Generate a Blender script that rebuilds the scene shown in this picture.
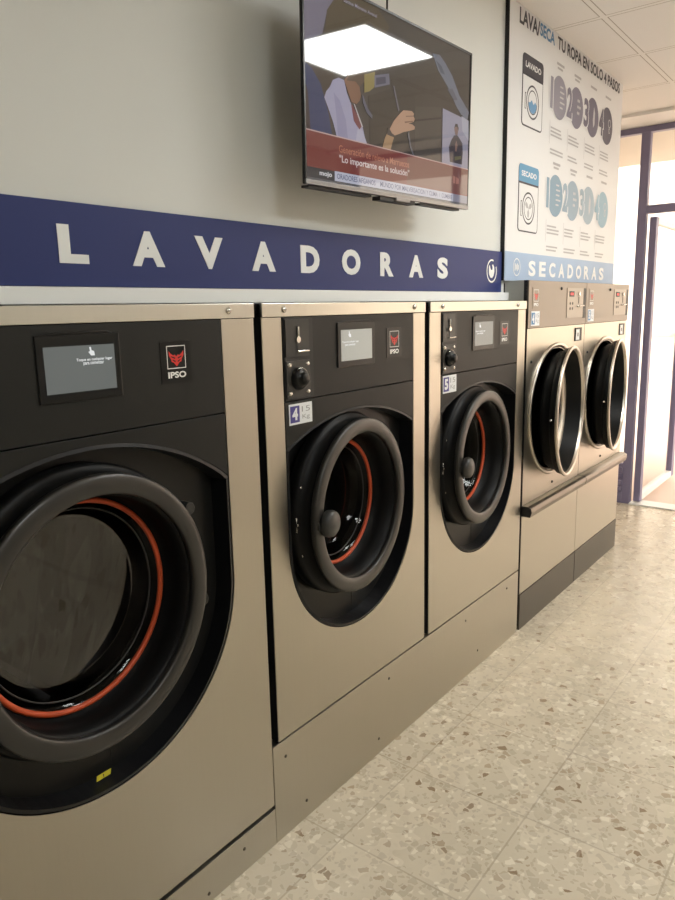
import bpy, bmesh, math, random
from mathutils import Vector, Matrix
PI = math.pi
sc = bpy.context.scene
for o in list(bpy.data.objects): bpy.data.objects.remove(o, do_unlink=True)
C = sc.collection

# ------------------------------------------------------------------ camera
def make_camera():
    cam = bpy.data.cameras.new('camera'); o = bpy.data.objects.new('camera', cam); C.objects.link(o)
    R = Vector((0.60856073, -0.79320812, -0.02178795)); U = Vector((0.16661301, 0.10088584, 0.98084767))
    F = Vector((0.77581824, 0.60053553, -0.19355396))
    m = Matrix((R, U, -F)).transposed().to_4x4(); m.translation = Vector((0, -1.3332, 1.6))
    o.matrix_world = m
    cam.sensor_fit = 'VERTICAL'; cam.sensor_height = 24; cam.lens = 24 * 710.657 / 900
    cam.clip_start = .02
    sc.camera = o
make_camera()

# ------------------------------------------------------------------ world, light, exposure
w = bpy.data.worlds.new('daylight'); sc.world = w; w.use_nodes = True
bg = w.node_tree.nodes['Background']; bg.inputs[0].default_value = (1.0, .95, .89, 1); bg.inputs[1].default_value = 5.5
sun = bpy.data.lights.new('sun', 'SUN'); sun.energy = 5.0; sun.angle = .02; sun.color = (1, .9, .76)
so = bpy.data.objects.new('sun', sun); C.objects.link(so); so.rotation_euler = (math.radians(50), 0, math.radians(100))
sc.view_settings.view_transform = 'Standard'; sc.view_settings.look = 'None'
sc.view_settings.gamma = 1; sc.view_settings.use_curve_mapping = False
sc.view_settings.exposure = 0.0
PANEL_POWER = 26.0

# ------------------------------------------------------------------ materials
def new_mat(name):
    m = bpy.data.materials.new(name); m.use_nodes = True
    return m, m.node_tree, m.node_tree.nodes['Principled BSDF']
def mat(name, col, rough=.5, metal=0, emit=None, es=1, coat=0, trans=0, ior=1.45, alpha=1, spec=.5):
    m, nt, b = new_mat(name)
    b.inputs['Base Color'].default_value = (*col, 1); b.inputs['Roughness'].default_value = rough
    b.inputs['Metallic'].default_value = metal; b.inputs['Coat Weight'].default_value = coat
    b.inputs['Coat Roughness'].default_value = .03; b.inputs['IOR'].default_value = ior
    b.inputs['Transmission Weight'].default_value = trans; b.inputs['Alpha'].default_value = alpha
    b.inputs['Specular IOR Level'].default_value = spec
    if emit: b.inputs['Emission Color'].default_value = (*emit, 1); b.inputs['Emission Strength'].default_value = es
    m.diffuse_color = (*col, 1)
    return m
def N(nt, t, **k):
    n = nt.nodes.new(t)
    for a, v in k.items(): setattr(n, a, v)
    return n
def mth(nt, op, a, b=None, c=None):
    n = N(nt, 'ShaderNodeMath', operation=op)
    for i, v in enumerate((a, b, c)):
        if v is None: continue
        if isinstance(v, (int, float)): n.inputs[i].default_value = v
        else: nt.links.new(v, n.inputs[i])
    return n.outputs[0]
def mixc(nt, f, a, b):
    n = N(nt, 'ShaderNodeMix', data_type='RGBA')
    for i, v in ((0, f), (6, a), (7, b)):
        if isinstance(v, tuple): n.inputs[i].default_value = (*v, 1)
        elif isinstance(v, (int, float)): n.inputs[i].default_value = v
        else: nt.links.new(v, n.inputs[i])
    return n.outputs[2]
def ramp(nt, fac, stops, const=False):
    n = N(nt, 'ShaderNodeValToRGB'); cr = n.color_ramp
    if const: cr.interpolation = 'CONSTANT'
    while len(cr.elements) < len(stops): cr.elements.new(.5)
    for e, (p, c) in zip(cr.elements, stops): e.position = p; e.color = (*c, 1)
    nt.links.new(fac, n.inputs[0]); return n.outputs[0]
def world_pos(nt):
    g = N(nt, 'ShaderNodeNewGeometry'); return g.outputs['Position']
def sep(nt, v):
    n = N(nt, 'ShaderNodeSeparateXYZ'); nt.links.new(v, n.inputs[0]); return n.outputs

def terrazzo():
    m, nt, b = new_mat('terrazzo tiles'); L = nt.links.new
    pos = world_pos(nt); x, y, z = sep(nt, pos)
    T = .4172
    fx = mth(nt, 'FRACT', mth(nt, 'DIVIDE', mth(nt, 'SUBTRACT', x, 1.9273 - 20 * T), T))
    fy = mth(nt, 'FRACT', mth(nt, 'DIVIDE', mth(nt, 'SUBTRACT', y, -.5657 - 20 * T), T))
    def line(f): return mth(nt, 'MINIMUM', f, mth(nt, 'SUBTRACT', 1, f))
    d = mth(nt, 'MULTIPLY', mth(nt, 'MINIMUM', line(fx), line(fy)), T)
    grout = mth(nt, 'LESS_THAN', d, .0028)
    # tile shade
    ix = mth(nt, 'FLOOR', mth(nt, 'DIVIDE', mth(nt, 'SUBTRACT', x, 1.9273 - 20 * T), T))
    iy = mth(nt, 'FLOOR', mth(nt, 'DIVIDE', mth(nt, 'SUBTRACT', y, -.5657 - 20 * T), T))
    cb = N(nt, 'ShaderNodeCombineXYZ'); L(ix, cb.inputs[0]); L(iy, cb.inputs[1])
    wn = N(nt, 'ShaderNodeTexWhiteNoise'); L(cb.outputs[0], wn.inputs[0])
    # distort coordinates for angular chips
    nz = N(nt, 'ShaderNodeTexNoise'); nz.inputs['Scale'].default_value = 35; L(pos, nz.inputs[0])
    va = N(nt, 'ShaderNodeVectorMath', operation='MULTIPLY_ADD'); L(nz.outputs['Color'], va.inputs[0]); va.inputs[1].default_value = (.02, .02, 0); L(pos, va.inputs[2])
    vo2 = N(nt, 'ShaderNodeVectorMath', operation='MULTIPLY'); L(va.outputs[0], vo2.inputs[0]); vo2.inputs[1].default_value = (1, 1, 0)
    def chips(scale, keep, stops, base, off):
        ad = N(nt, 'ShaderNodeVectorMath', operation='ADD'); L(vo2.outputs[0], ad.inputs[0]); ad.inputs[1].default_value = (off, off * .7, 0)
        v = N(nt, 'ShaderNodeTexVoronoi', voronoi_dimensions='2D'); v.inputs['Scale'].default_value = scale; L(ad.outputs[0], v.inputs['Vector'])
        e = N(nt, 'ShaderNodeTexVoronoi', voronoi_dimensions='2D', feature='DISTANCE_TO_EDGE'); e.inputs['Scale'].default_value = scale; L(ad.outputs[0], e.inputs['Vector'])
        r, g, bb = sep(nt, v.outputs['Color'])
        msk = mth(nt, 'MULTIPLY', mth(nt, 'GREATER_THAN', e.outputs['Distance'], .10), mth(nt, 'LESS_THAN', r, keep))
        return mixc(nt, msk, base, ramp(nt, g, stops, True))
    ns = N(nt, 'ShaderNodeTexNoise'); ns.inputs['Scale'].default_value = 6; L(pos, ns.inputs[0])
    base = mixc(nt, ns.outputs[0], (.56, .51, .41), (.63, .58, .475))
    c = chips(75, .40, [(0, (.50, .45, .36)), (.5, (.58, .53, .43)), (.72, (.70, .66, .56)), (.90, (.42, .36, .28))], base, 0)
    c = chips(40, .34, [(0, (.50, .45, .36)), (.42, (.58, .53, .43)), (.64, (.72, .68, .58)), (.76, (.43, .36, .27)), (.88, (.29, .22, .15)), (.94, (.52, .46, .37))], c, 3.3)
    c = mixc(nt, mth(nt, 'MULTIPLY', grout, .55), c, (.36, .31, .24))
    tint = mth(nt, 'MULTIPLY_ADD', wn.outputs[0], .10, .93)
    sm = N(nt, 'ShaderNodeVectorMath', operation='SCALE'); L(c, sm.inputs[0]); L(tint, sm.inputs['Scale'])
    wm = N(nt, 'ShaderNodeVectorMath', operation='MULTIPLY'); L(sm.outputs[0], wm.inputs[0]); wm.inputs[1].default_value = (1.0, .965, .92); L(wm.outputs[0], b.inputs['Base Color'])
    rg = mth(nt, 'MULTIPLY_ADD', ns.outputs[0], .14, .20); L(rg, b.inputs['Roughness'])
    return m
def ceiling_mat():
    m, nt, b = new_mat('ceiling tiles'); L = nt.links.new
    pos = world_pos(nt); x, y, z = sep(nt, pos); T = .637
    fx = mth(nt, 'FRACT', mth(nt, 'DIVIDE', mth(nt, 'SUBTRACT', x, 3.630 - 20 * T), T))
    fy = mth(nt, 'FRACT', mth(nt, 'DIVIDE', mth(nt, 'SUBTRACT', y, -.135 - 20 * T), T))
    def line(f): return mth(nt, 'MULTIPLY', mth(nt, 'MINIMUM', f, mth(nt, 'SUBTRACT', 1, f)), T)
    inside = mth(nt, 'LESS_THAN', x, 4.93)
    d = mth(nt, 'MINIMUM', line(fx), line(fy))
    bar = mth(nt, 'MULTIPLY', mth(nt, 'LESS_THAN', d, .012), inside)
    edge = mth(nt, 'MULTIPLY', mth(nt, 'MULTIPLY', mth(nt, 'LESS_THAN', d, .0165), mth(nt, 'GREATER_THAN', d, .012)), inside)
    nz = N(nt, 'ShaderNodeTexNoise'); nz.inputs['Scale'].default_value = 160; L(pos, nz.inputs[0])
    c = mixc(nt, nz.outputs[0], (.82, .80, .775), (.88, .86, .835))
    c = mixc(nt, bar, c, (.86, .84, .81)); c = mixc(nt, edge, c, (.42, .38, .33))
    L(c, b.inputs['Base Color']); b.inputs['Roughness'].default_value = .85
    return m
def steel(name, col, rough):
    m, nt, b = new_mat(name); L = nt.links.new
    pos = world_pos(nt)
    sc_ = N(nt, 'ShaderNodeVectorMath', operation='MULTIPLY'); L(pos, sc_.inputs[0]); sc_.inputs[1].default_value = (140, 140, 3)
    nz = N(nt, 'ShaderNodeTexNoise'); nz.inputs['Scale'].default_value = 1; nz.inputs['Detail'].default_value = 3; L(sc_.outputs[0], nz.inputs[0])
    n2 = N(nt, 'ShaderNodeTexNoise'); n2.inputs['Scale'].default_value = 5; L(pos, n2.inputs[0])
    L(mixc(nt, nz.outputs[0], tuple(v * .975 for v in col), tuple(min(1, v * 1.025) for v in col)), b.inputs['Base Color'])
    b.inputs['Metallic'].default_value = 1
    L(mth(nt, 'ADD', mth(nt, 'MULTIPLY_ADD', nz.outputs[0], .05, rough), mth(nt, 'MULTIPLY', n2.outputs[0], .05)), b.inputs['Roughness'])
    return m
def wall_mat(name, col):
    m, nt, b = new_mat(name); L = nt.links.new
    pos = world_pos(nt); nz = N(nt, 'ShaderNodeTexNoise'); nz.inputs['Scale'].default_value = 2.5; L(pos, nz.inputs[0])
    L(mixc(nt, nz.outputs[0], tuple(v * .97 for v in col), tuple(v * 1.02 for v in col)), b.inputs['Base Color'])
    b.inputs['Roughness'].default_value = .6
    n2 = N(nt, 'ShaderNodeTexNoise'); n2.inputs['Scale'].default_value = 220; L(pos, n2.inputs[0])
    bp = N(nt, 'ShaderNodeBump'); bp.inputs['Strength'].default_value = .05; bp.inputs['Distance'].default_value = .002; L(n2.outputs[0], bp.inputs['Height']); L(bp.outputs[0], b.inputs['Normal'])
    return m
def glass_mat(name, tint=(1, 1, 1), refl=1.0, rough=.01):
    m = bpy.data.materials.new(name); m.use_nodes = True; nt = m.node_tree; nt.nodes.clear(); L = nt.links.new
    out = N(nt, 'ShaderNodeOutputMaterial'); t = N(nt, 'ShaderNodeBsdfTransparent'); t.inputs[0].default_value = (*tint, 1)
    g = N(nt, 'ShaderNodeBsdfGlossy'); g.inputs['Roughness'].default_value = rough
    f = N(nt, 'ShaderNodeFresnel'); ge = N(nt, 'ShaderNodeNewGeometry'); L(mth(nt, 'MULTIPLY_ADD', ge.outputs['Backfacing'], 1 / 1.5 - 1.5, 1.5), f.inputs[0])
    mx = N(nt, 'ShaderNodeMixShader'); L(mth(nt, 'MULTIPLY', f.outputs[0], refl), mx.inputs[0]); L(t.outputs[0], mx.inputs[1]); L(g.outputs[0], mx.inputs[2]); L(mx.outputs[0], out.inputs[0])
    return m

M = dict(
    floor=terrazzo(), ceil=ceiling_mat(),
    wall=wall_mat('painted wall', (.68, .70, .68)), wallb=wall_mat('beige wall', (.50, .46, .40)), wallw=wall_mat('white wall', (.70, .68, .63)),
    plaster=wall_mat('plaster ceiling', (.84, .82, .80)),
    steel=steel('brushed stainless steel', (.50, .47, .405), .30), strip=steel('stainless trim', (.58, .56, .50), .28),
    plinth=steel('stainless plinth', (.50, .47, .405), .34),
    chrome=mat('polished chrome', (.56, .52, .46), .30, 1), screw=mat('screw metal', (.7, .68, .64), .25, 1),
    black=mat('black cabinet', (.012, .012, .012), .5), fascia=mat('charcoal fascia', (.011, .0115, .0105), .48, spec=.32),
    liner=mat('black recess plastic', (.007, .007, .008), .38, spec=.35), floorplate=mat('dark recess plate', (.009, .009, .0085), .34, spec=.35),
    ring=mat('satin dark door ring', (.019, .018, .016), .34, 0, spec=.62), cone=mat('black rubber gasket', (.004, .004, .004), .45, spec=.18),
    orange=mat('orange seal', (.52, .075, .02), .42), bezel=mat('screen bezel', (.006, .006, .006), .28, spec=.35),
    glass=glass_mat('door glass', (.42, .45, .43), 1.9), glassrim=glass_mat('door glass side', (.35, .38, .36), .40, .03), pane=glass_mat('window glass', (.98, .98, .98), .8),
    drum=mat('drum steel', (.05, .049, .046), .36, 1), knob=mat('grey knob', (.035, .034, .032), .4),
    red=mat('logo red', (.62, .03, .025), .45), white=mat('white print', (.80, .80, .78), .5),
    grey=mat('grey print', (.30, .30, .31), .5), violet=mat('violet print', (.055, .045, .22), .5),
    sticker=mat('sticker white', (.74, .76, .78), .45), yellow=mat('yellow label', (.62, .55, .04), .5),
    navy=mat('navy sign', (.026, .040, .155), .5, spec=.3), letter=mat('white letter', (.82, .84, .84), .5),
    lblue=mat('light blue band', (.30, .43, .62), .45), poster=mat('poster white', (.70, .71, .72), .42),
    ink=mat('dark ink', (.035, .035, .05), .5), inkb=mat('blue ink', (.08, .22, .42), .5), tcyan=mat('teal blue header', (.10, .29, .47), .5),
    line=mat('fine print grey', (.40, .40, .41), .5), d1=mat('disc grey', (.25, .24, .29), .5), d2=mat('disc grey violet', (.175, .165, .22), .5),
    d3=mat('disc dark violet', (.115, .105, .155), .5), d4=mat('disc darkest', (.075, .07, .105), .5),
    b1=mat('disc blue', (.20, .31, .40), .5), b2=mat('disc blue grey', (.26, .35, .43), .5), b3=mat('disc pale blue', (.31, .40, .47), .5), b4=mat('disc sky', (.27, .42, .52), .5),
    water=mat('water blue', (.12, .28, .48), .5),
    purple=mat('violet painted aluminium', (.19, .17, .27), .42), dpurple=mat('violet aluminium side', (.06, .05, .12), .45),
    kick=mat('dark kick plate', (.085, .073, .058), .38, .3), dpanel=mat('bronze control panel', (.25, .205, .165), .38, .35),
    bar=steel('grey bar metal', (.21, .185, .16), .3), paypanel=mat('coin panel', (.36, .31, .26), .4, .4),
    led=mat('LED panel', (.9, .9, .9), .5, emit=(.98, 1, .97), es=PANEL_POWER), frame=mat('white metal frame', (.78, .78, .76), .4),
    tvblack=mat('tv black', (.012, .012, .013), .3), tvsilver=mat('tv silver edge', (.28, .28, .29), .3, .8),
    pave=mat('pavement', (.66, .52, .44), .7), facade=mat('house render', (.74, .68, .58), .8), soffit=mat('soffit beige', (.60, .56, .48), .8),
    plateg=mat('plate grey', (.026, .026, .024), .4),
    icon=mat('pale icon', (.50, .50, .52), .5),
    galv=mat('grey painted side', (.50, .50, .46), .5),
    tablew=mat('white table', (.62, .62, .58), .4), leg=mat('metal leg', (.4, .4, .4), .35, .9), basket=mat('dark basket', (.03, .03, .035), .5),
    white_trim=mat('white trim', (.92, .94, .93), .4), led_red=mat('red display', (.5, .02, .02), .4, emit=(1, .05, .05), es=.8),
    greyk=mat('dark grey plastic', (.03, .03, .03), .4),
)
def screen_mat(name, col, es, base=(.02, .02, .02), rough=.14):
    return mat(name, base, rough, 0, emit=col, es=es, spec=.5)

# ------------------------------------------------------------------ helpers
class MB:
    def __init__(s): s.v = []; s.f = []; s.m = []; s.sm = []
    def add(s, vs, fs, mi=0, smooth=False):
        o = len(s.v); s.v += [tuple(v) for v in vs]
        for f in fs: s.f.append([o + i for i in f]); s.m.append(mi); s.sm.append(smooth)
        return s
    def box(s, x0, x1, y0, y1, z0, z1, mi=0):
        vs = [(x, y, z) for x in (x0, x1) for y in (y0, y1) for z in (z0, z1)]
        return s.add(vs, [(0, 1, 3, 2), (4, 6, 7, 5), (0, 4, 5, 1), (2, 3, 7, 6), (0, 2, 6, 4), (1, 5, 7, 3)], mi)
    def prism(s, poly, y0, y1, mi=0):
        n = len(poly); vs = [(x, y0, z) for x, z in poly] + [(x, y1, z) for x, z in poly]
        fs = [tuple(range(n)), tuple(range(2 * n - 1, n - 1, -1))] + [(i, (i + 1) % n, n + (i + 1) % n, n + i)[::-1] for i in range(n)]
        return s.add(vs, fs, mi)
    def loft(s, a, b, y0, y1, mi=0, closed=True):   # quads between two outlines at y0 / y1
        n = len(a); vs = [(x, y0, z) for x, z in a] + [(x, y1, z) for x, z in b]
        return s.add(vs, [(i, (i + 1) % n, n + (i + 1) % n, n + i) for i in range(n if closed else n - 1)], mi)
    def lathe(s, prof, cx=0, cz=0, n=72, mi=0, closed=False, a0=0, a1=2 * PI, smooth=True):  # around y axis, prof (r, y)
        full = abs(a1 - a0 - 2 * PI) < 1e-6; k = n if full else n + 1; m = len(prof); vs = []; fs = []
        for i in range(k):
            a = a0 + (a1 - a0) * i / n
            for r, y in prof: vs.append((cx + r * math.cos(a), y, cz + r * math.sin(a)))
        for i in range(n):
            j = (i + 1) % k
            for q in range(m if closed else m - 1):
                p = (q + 1) % m; fs.append((i * m + q, j * m + q, j * m + p, i * m + p))
        return s.add(vs, fs, mi, smooth)
    def disc(s, cx, cz, r, y, mi=0, n=40, ry=None, a0=0):
        ry = ry or r
        return s.add([(cx + r * math.cos(2 * PI * i / n + a0), y, cz + ry * math.sin(2 * PI * i / n + a0)) for i in range(n)], [tuple(range(n))], mi)
    def plate(s, poly, y, mi=0): return s.add([(x, y, z) for x, z in poly], [tuple(range(len(poly)))], mi)
    def cyl(s, cx, cz, r, y0, y1, mi=0, n=24):
        return s.prism([(cx + r * math.cos(2 * PI * i / n), cz + r * math.sin(2 * PI * i / n)) for i in range(n)], y0, y1, mi)
    def tube(s, pts, r, mi=0, n=10, cap=True):
        pts = [Vector(p) for p in pts]; rings = []; vs = []; fs = []
        for i, p in enumerate(pts):
            d = (pts[min(i + 1, len(pts) - 1)] - pts[max(i - 1, 0)]).normalized()
            up = Vector((0, 0, 1)) if abs(d.z) < .9 else Vector((1, 0, 0))
            a = d.cross(up).normalized(); b = d.cross(a)
            for k in range(n): vs.append(p + (a * math.cos(2 * PI * k / n) + b * math.sin(2 * PI * k / n)) * r)
        for i in range(len(pts) - 1):
            for k in range(n): fs.append((i * n + k, i * n + (k + 1) % n, (i + 1) * n + (k + 1) % n, (i + 1) * n + k))
        if cap: fs += [tuple(range(n)), tuple(range(len(pts) * n - 1, (len(pts) - 1) * n - 1, -1))]
        return s.add(vs, fs, mi, True)
    def build(s, name, mats, parent=None, bevel=0, loc=None, rotz=0, seg=2, fixn=True):
        me = bpy.data.meshes.new(name); me.from_pydata(s.v, [], s.f)
        mats = mats if isinstance(mats, (list, tuple)) else [mats]
        for m in mats: me.materials.append(M[m] if isinstance(m, str) else m)
        for p, mi, sm in zip(me.polygons, s.m, s.sm): p.material_index = mi; p.use_smooth = sm
        if fixn:
            bm = bmesh.new(); bm.from_mesh(me); bmesh.ops.recalc_face_normals(bm, faces=bm.faces); bm.to_mesh(me); bm.free()
        me.update()
        o = bpy.data.objects.new(name, me); C.objects.link(o)
        if parent: o.parent = parent
        if loc: o.location = loc
        o.rotation_euler[2] = rotz
        if bevel:
            b = o.modifiers.new('bevel', 'BEVEL'); b.width = bevel; b.segments = seg; b.limit_method = 'ANGLE'; b.angle_limit = math.radians(40)
        return o
def thing(name, label, cat, loc=(0, 0, 0), group=None):
    o = bpy.data.objects.new(name, None); C.objects.link(o); o.location = loc; o.empty_display_size = .1
    return tag(o, label, cat, group)
def tag(o, label, cat, group=None):
    o['label'] = label; o['category'] = cat
    if group: o['group'] = group
    return o
def struct(o): o['kind'] = 'structure'; return o
_tc = {}
def text_geo(s, bold):
    k = (s, bold)
    if k not in _tc:
        cu = bpy.data.curves.new('t', 'FONT'); cu.body = s; cu.offset = bold; cu.resolution_u = 4
        o = bpy.data.objects.new('t', cu); C.objects.link(o)
        dg = bpy.context.evaluated_depsgraph_get(); me = bpy.data.meshes.new_from_object(o.evaluated_get(dg))
        _tc[k] = ([tuple(v.co) for v in me.vertices], [tuple(p.vertices) for p in me.polygons])
        bpy.data.objects.remove(o); bpy.data.curves.remove(cu); bpy.data.meshes.remove(me)
    return _tc[k]
def text(mb, s, x0, x1, z0, z1, y, mi=0, bold=.0, y1=None, shear=0):
    vs, fs = text_geo(s, bold)
    xa, xb = min(v[0] for v in vs), max(v[0] for v in vs); za, zb = min(v[1] for v in vs), max(v[1] for v in vs)
    f = lambda v: (x0 + (v[0] - xa) / (xb - xa) * (x1 - x0), z0 + (v[1] - za) / (zb - za) * (z1 - z0))
    P = [f(v) for v in vs]
    if y1 is None: return mb.add([(p[0], y, p[1]) for p in P], [f[::-1] if False else f for f in fs], mi)
    # extruded letters
    mb.add([(p[0], y, p[1]) for p in P], fs, mi)
    edges = {}
    for f_ in fs:
        for i in range(len(f_)):
            e = (f_[i], f_[(i + 1) % len(f_)])
            if (e[1], e[0]) in edges: del edges[(e[1], e[0])]
            else: edges[e] = 1
    n = len(P); mb.add([(p[0], y, p[1]) for p in P] + [(p[0], y1, p[1]) for p in P], [(a, b, n + b, n + a) for a, b in edges], mi)
    return mb
def roundrect(x0, x1, z0, z1, r, n=6, top=True, bot=True):
    P = []
    for cx, cz, a0, on in ((x1 - r, z1 - r, 0, top), (x0 + r, z1 - r, 90, top), (x0 + r, z0 + r, 180, bot), (x1 - r, z0 + r, 270, bot)):
        if on: P += [(cx + r * math.cos(math.radians(a0 + 90 * i / n)), cz + r * math.sin(math.radians(a0 + 90 * i / n))) for i in range(n + 1)]
        else: P.append((cx + (r if a0 in (0, 270) else -r), cz + (r if a0 < 170 else -r)))
    return P
def band(poly_o, poly_i): pass

# ------------------------------------------------------------------ the room
XF = 5.85; XL = -2.6; YB = -3.3; H = 2.9
struct(MB().box(XL - .1, XF + .06, YB - .1, 1.1, -.08, 0).build('floor', 'floor'))
struct(MB().box(XL - .1, XF + .05, YB - .1, 1.1, H, H + .1).build('ceiling', 'ceil'))
struct(MB().box(5.50, XF - .001, YB, 1.0, H - .022, H - .0005).build('trim_1', 'plaster'))
struct(MB().box(XL - .1, XL, YB - .1, 1.1, 0, H).build('wall_left', 'wallw'))
struct(MB().box(XL - .1, XF + .05, YB - .1, YB, 0, H).build('wall_behind', 'wallb'))
struct(MB().box(XL, 3.172, .12, .20, 1.630, H).box(3.172, 4.755, .12, .20, 1.720, H).build('wall_front', 'wall'))
struct(MB().box(XL, XF, 1.0, 1.1, 0, H).build('wall_back', 'wallw'))
struct(MB().box(4.752, 4.80, .12, 1.0, 1.72, H).box(4.765, 4.80, .2, 1.0, 0, 1.72).build('wall_right', 'wallw'))
struct(MB().box(XL, 3.198, .095, .1195, 1.6245, 1.6615).build('trim_2', 'white_trim', bevel=.002))

# facade: violet aluminium frames with glass
fr = MB()
fr.box(XF, XF + .06, YB, 1.0, 2.836, 2.90)              # head
fr.box(XF, XF + .06, .213, .277, 0, 2.836)               # post
fr.box(XF, XF + .06, YB, .213, 2.258, 2.318)            # transom rail
fr.box(XF, XF + .06, -1.02, -.95, 0, 2.258)              # other jamb
fr.box(XF, XF + .06, .94, 1.0, 0, 2.836); fr.box(XF, XF + .06, YB, YB + .07, 0, 2.836); fr.box(XF, XF + .06, -2.15, -2.09, 0, 2.836)
fr.box(XF, XF + .06, .277, .94, 0, .09)
fr.box(XF, XF + .06, -3.23, -1.02, 0, .09)
fr.box(XF, XF + .04, .277, .94, .09, .33)
for i in range(4): fr.box(XF - .012, XF + .03, .277, .94, .10 + i * .055, .135 + i * .055)
f_ = struct(fr.build('window_1', 'purple', bevel=.003))
g = MB(); g.box(XF + .025, XF + .031, .277, .94, .32, 2.836); g.box(XF + .025, XF + .031, -.95, .213, 2.318, 2.836)
for a, b in ((-3.23, -2.15), (-2.09, -1.02)): g.box(XF + .025, XF + .031, a, b, .09, 2.258); g.box(XF + .025, XF + .031, a, b, 2.318, 2.836)
g.build('pane', 'pane', f_)
# threshold
struct(MB().box(XF - .02, XF + .14, -.95, .213, 0.0005, .012).build('trim_3', 'frame', bevel=.002))
# door leaf swung open to the street
dl = MB(); y0, y1 = .143, .193; xa, xb = 5.885, 7.02
dl.box(xa, xa + .07, y0, y1, .02, 2.235); dl.box(xb - .09, xb, y0, y1, .02, 2.235); dl.box(xa + .07, xb - .09, y0, y1, 2.185, 2.235, 1); dl.box(xa + .07, xb - .09, y0, y1, .02, .075, 1)
d_ = struct(dl.build('door_1', ['purple', 'frame'], bevel=.003))
MB().box(xa + .07, xb - .09, .165, .171, .075, 2.185).build('pane', 'pane', d_)
MB().tube([(6.90, .12, .95), (6.90, .12, 1.35)], .012).box(6.89, 6.91, .12, .145, .97, .99).box(6.89, 6.91, .12, .145, 1.31, 1.33).build('door_handle', 'leg', d_)

# street outside
struct(MB().box(XF + .06, 24, -14, 14, -.12, -.03).build('pavement', 'pave'))
struct(MB().box(XF + .06, 8.2, -8, 8, 3.02, 3.2).box(XF + .06, 8.2, 1.15, 1.3, -.03, 3.02).build('awning_soffit', 'soffit'))
bd = thing('building', 'pale cream rendered building across the street outside the glass door', 'building', (15, 0, -.03))
MB().box(0, 2, -13, 13, 0, 9).build('facade', 'facade', bd)
for yy in (-6, -2.5, 1.2, 4.5): MB().box(-.05, .05, yy, yy + 1.3, 1.0, 2.6).build('window', 'soffit', bd)

# ------------------------------------------------------------------ ceiling LED panels
for (x0, y1, lab) in ((3.02, -.975, 'square LED panel in ceiling opposite the television, reflected on its screen'),
                      (2.993, -2.046, 'unseen square LED panel added in ceiling near the wall opposite the television'),
                      (.445, -2.046, 'unseen square LED panel added in ceiling behind the photographer')):  # last two panels are unseen lamps, added to light the room
    t = thing('ceiling_light', lab, 'ceiling light', (x0 + .3185, y1 - .3185, H), 'square LED panels in the ceiling')
    a = .3185; fr = MB()
    fr.box(-a, a, -a, -a + .012, -.012, -.0005); fr.box(-a, a, a - .012, a, -.012, -.0005); fr.box(-a, -a + .012, -a + .012, a - .012, -.012, -.0005); fr.box(a - .012, a, -a + .012, a - .012, -.012, -.0005)
    fr.build('frame', 'frame', t)
    MB().box(-a + .012, a - .012, -a + .012, a - .012, -.009, -.001).build('diffuser', 'led', t)

# ------------------------------------------------------------------ washing machines
ZS0, ZS1, ZT = 1.583, 1.6213, 1.347
def ipso_logo(parent, cx, z0=1.438, z1=1.536, wd=.092, dark='bezel'):
    b = MB(); b.box(cx - wd / 2, cx + wd / 2, -.0016, -.0004, z0, z1)
    s = .028; x0, x1, za, zb = cx - s, cx + s, z0 + .034, z0 + .088; y = -.0022
    for q in ((x0, x1, zb - .002, zb), (x0, x1, za, za + .002), (x0, x0 + .002, za, zb), (x1 - .002, x1, za, zb)):
        b.plate([(q[0], q[2]), (q[1], q[2]), (q[1], q[3]), (q[0], q[3])], y, 1)
    P = [(-.92, .62), (-.70, .35), (-.38, .12), (-.20, .22), (0, .02), (.20, .22), (.38, .12), (.70, .35), (.92, .62), (.90, .1), (.66, -.25), (.62, -.5), (.35, -.6), (.16, -.82), (0, -1), (-.16, -.82), (-.35, -.6), (-.62, -.5), (-.66, -.25), (-.90, .1)]
    mx, mz = cx, (za + zb) / 2 + .001
    b.plate([(mx + p[0] * .024, mz + p[1] * .023) for p in P], y - .0002, 2)
    for sg in (-1, 1):
        b.plate([(mx + sg * .004, mz - .002), (mx + sg * .016, mz + .002), (mx + sg * .0155, mz - .0005), (mx + sg * .0045, mz - .0055)], y - .0005, 0)
        b.plate([(mx + sg * .003, mz - .010), (mx + sg * .012, mz - .006), (mx + sg * .0115, mz - .0085), (mx + sg * .0035, mz - .0135)], y - .0005, 0)
    text(b, 'IPSO', x0 + .001, x1 - .001, z0 + .012, z0 + .027, y, 1, .035)
    return b.build('logo_badge', [dark, 'white', 'red'], parent, fixn=False)
def number_sticker(parent, x0, x1, z0, z1, num, txt, lite=False):
    b = MB(); b.box(x0, x1, -.0016, -.0003, z0, z1)
    m = x0 + (x1 - x0) * .44
    b.plate([(x0 + .004, z0 + .006), (m, z0 + .006), (m, z1 - .006), (x0 + .004, z1 - .006)], -.0020, 1)
    text(b, num, x0 + .012, m - .008, z0 + .013, z1 - .012, -.0024, 0, .05)
    text(b, txt[0], m + .010, x1 - .010, (z0 + z1) / 2 + .004, z1 - .010, -.0020, 2, .0)
    text(b, txt[1], m + .012, x1 - .012, z0 + .010, (z0 + z1) / 2 - .004, -.0020, 2, .0)
    return b.build('number_sticker', ['sticker', 'inkb' if lite else 'violet', 'grey'], parent, fixn=False)

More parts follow.
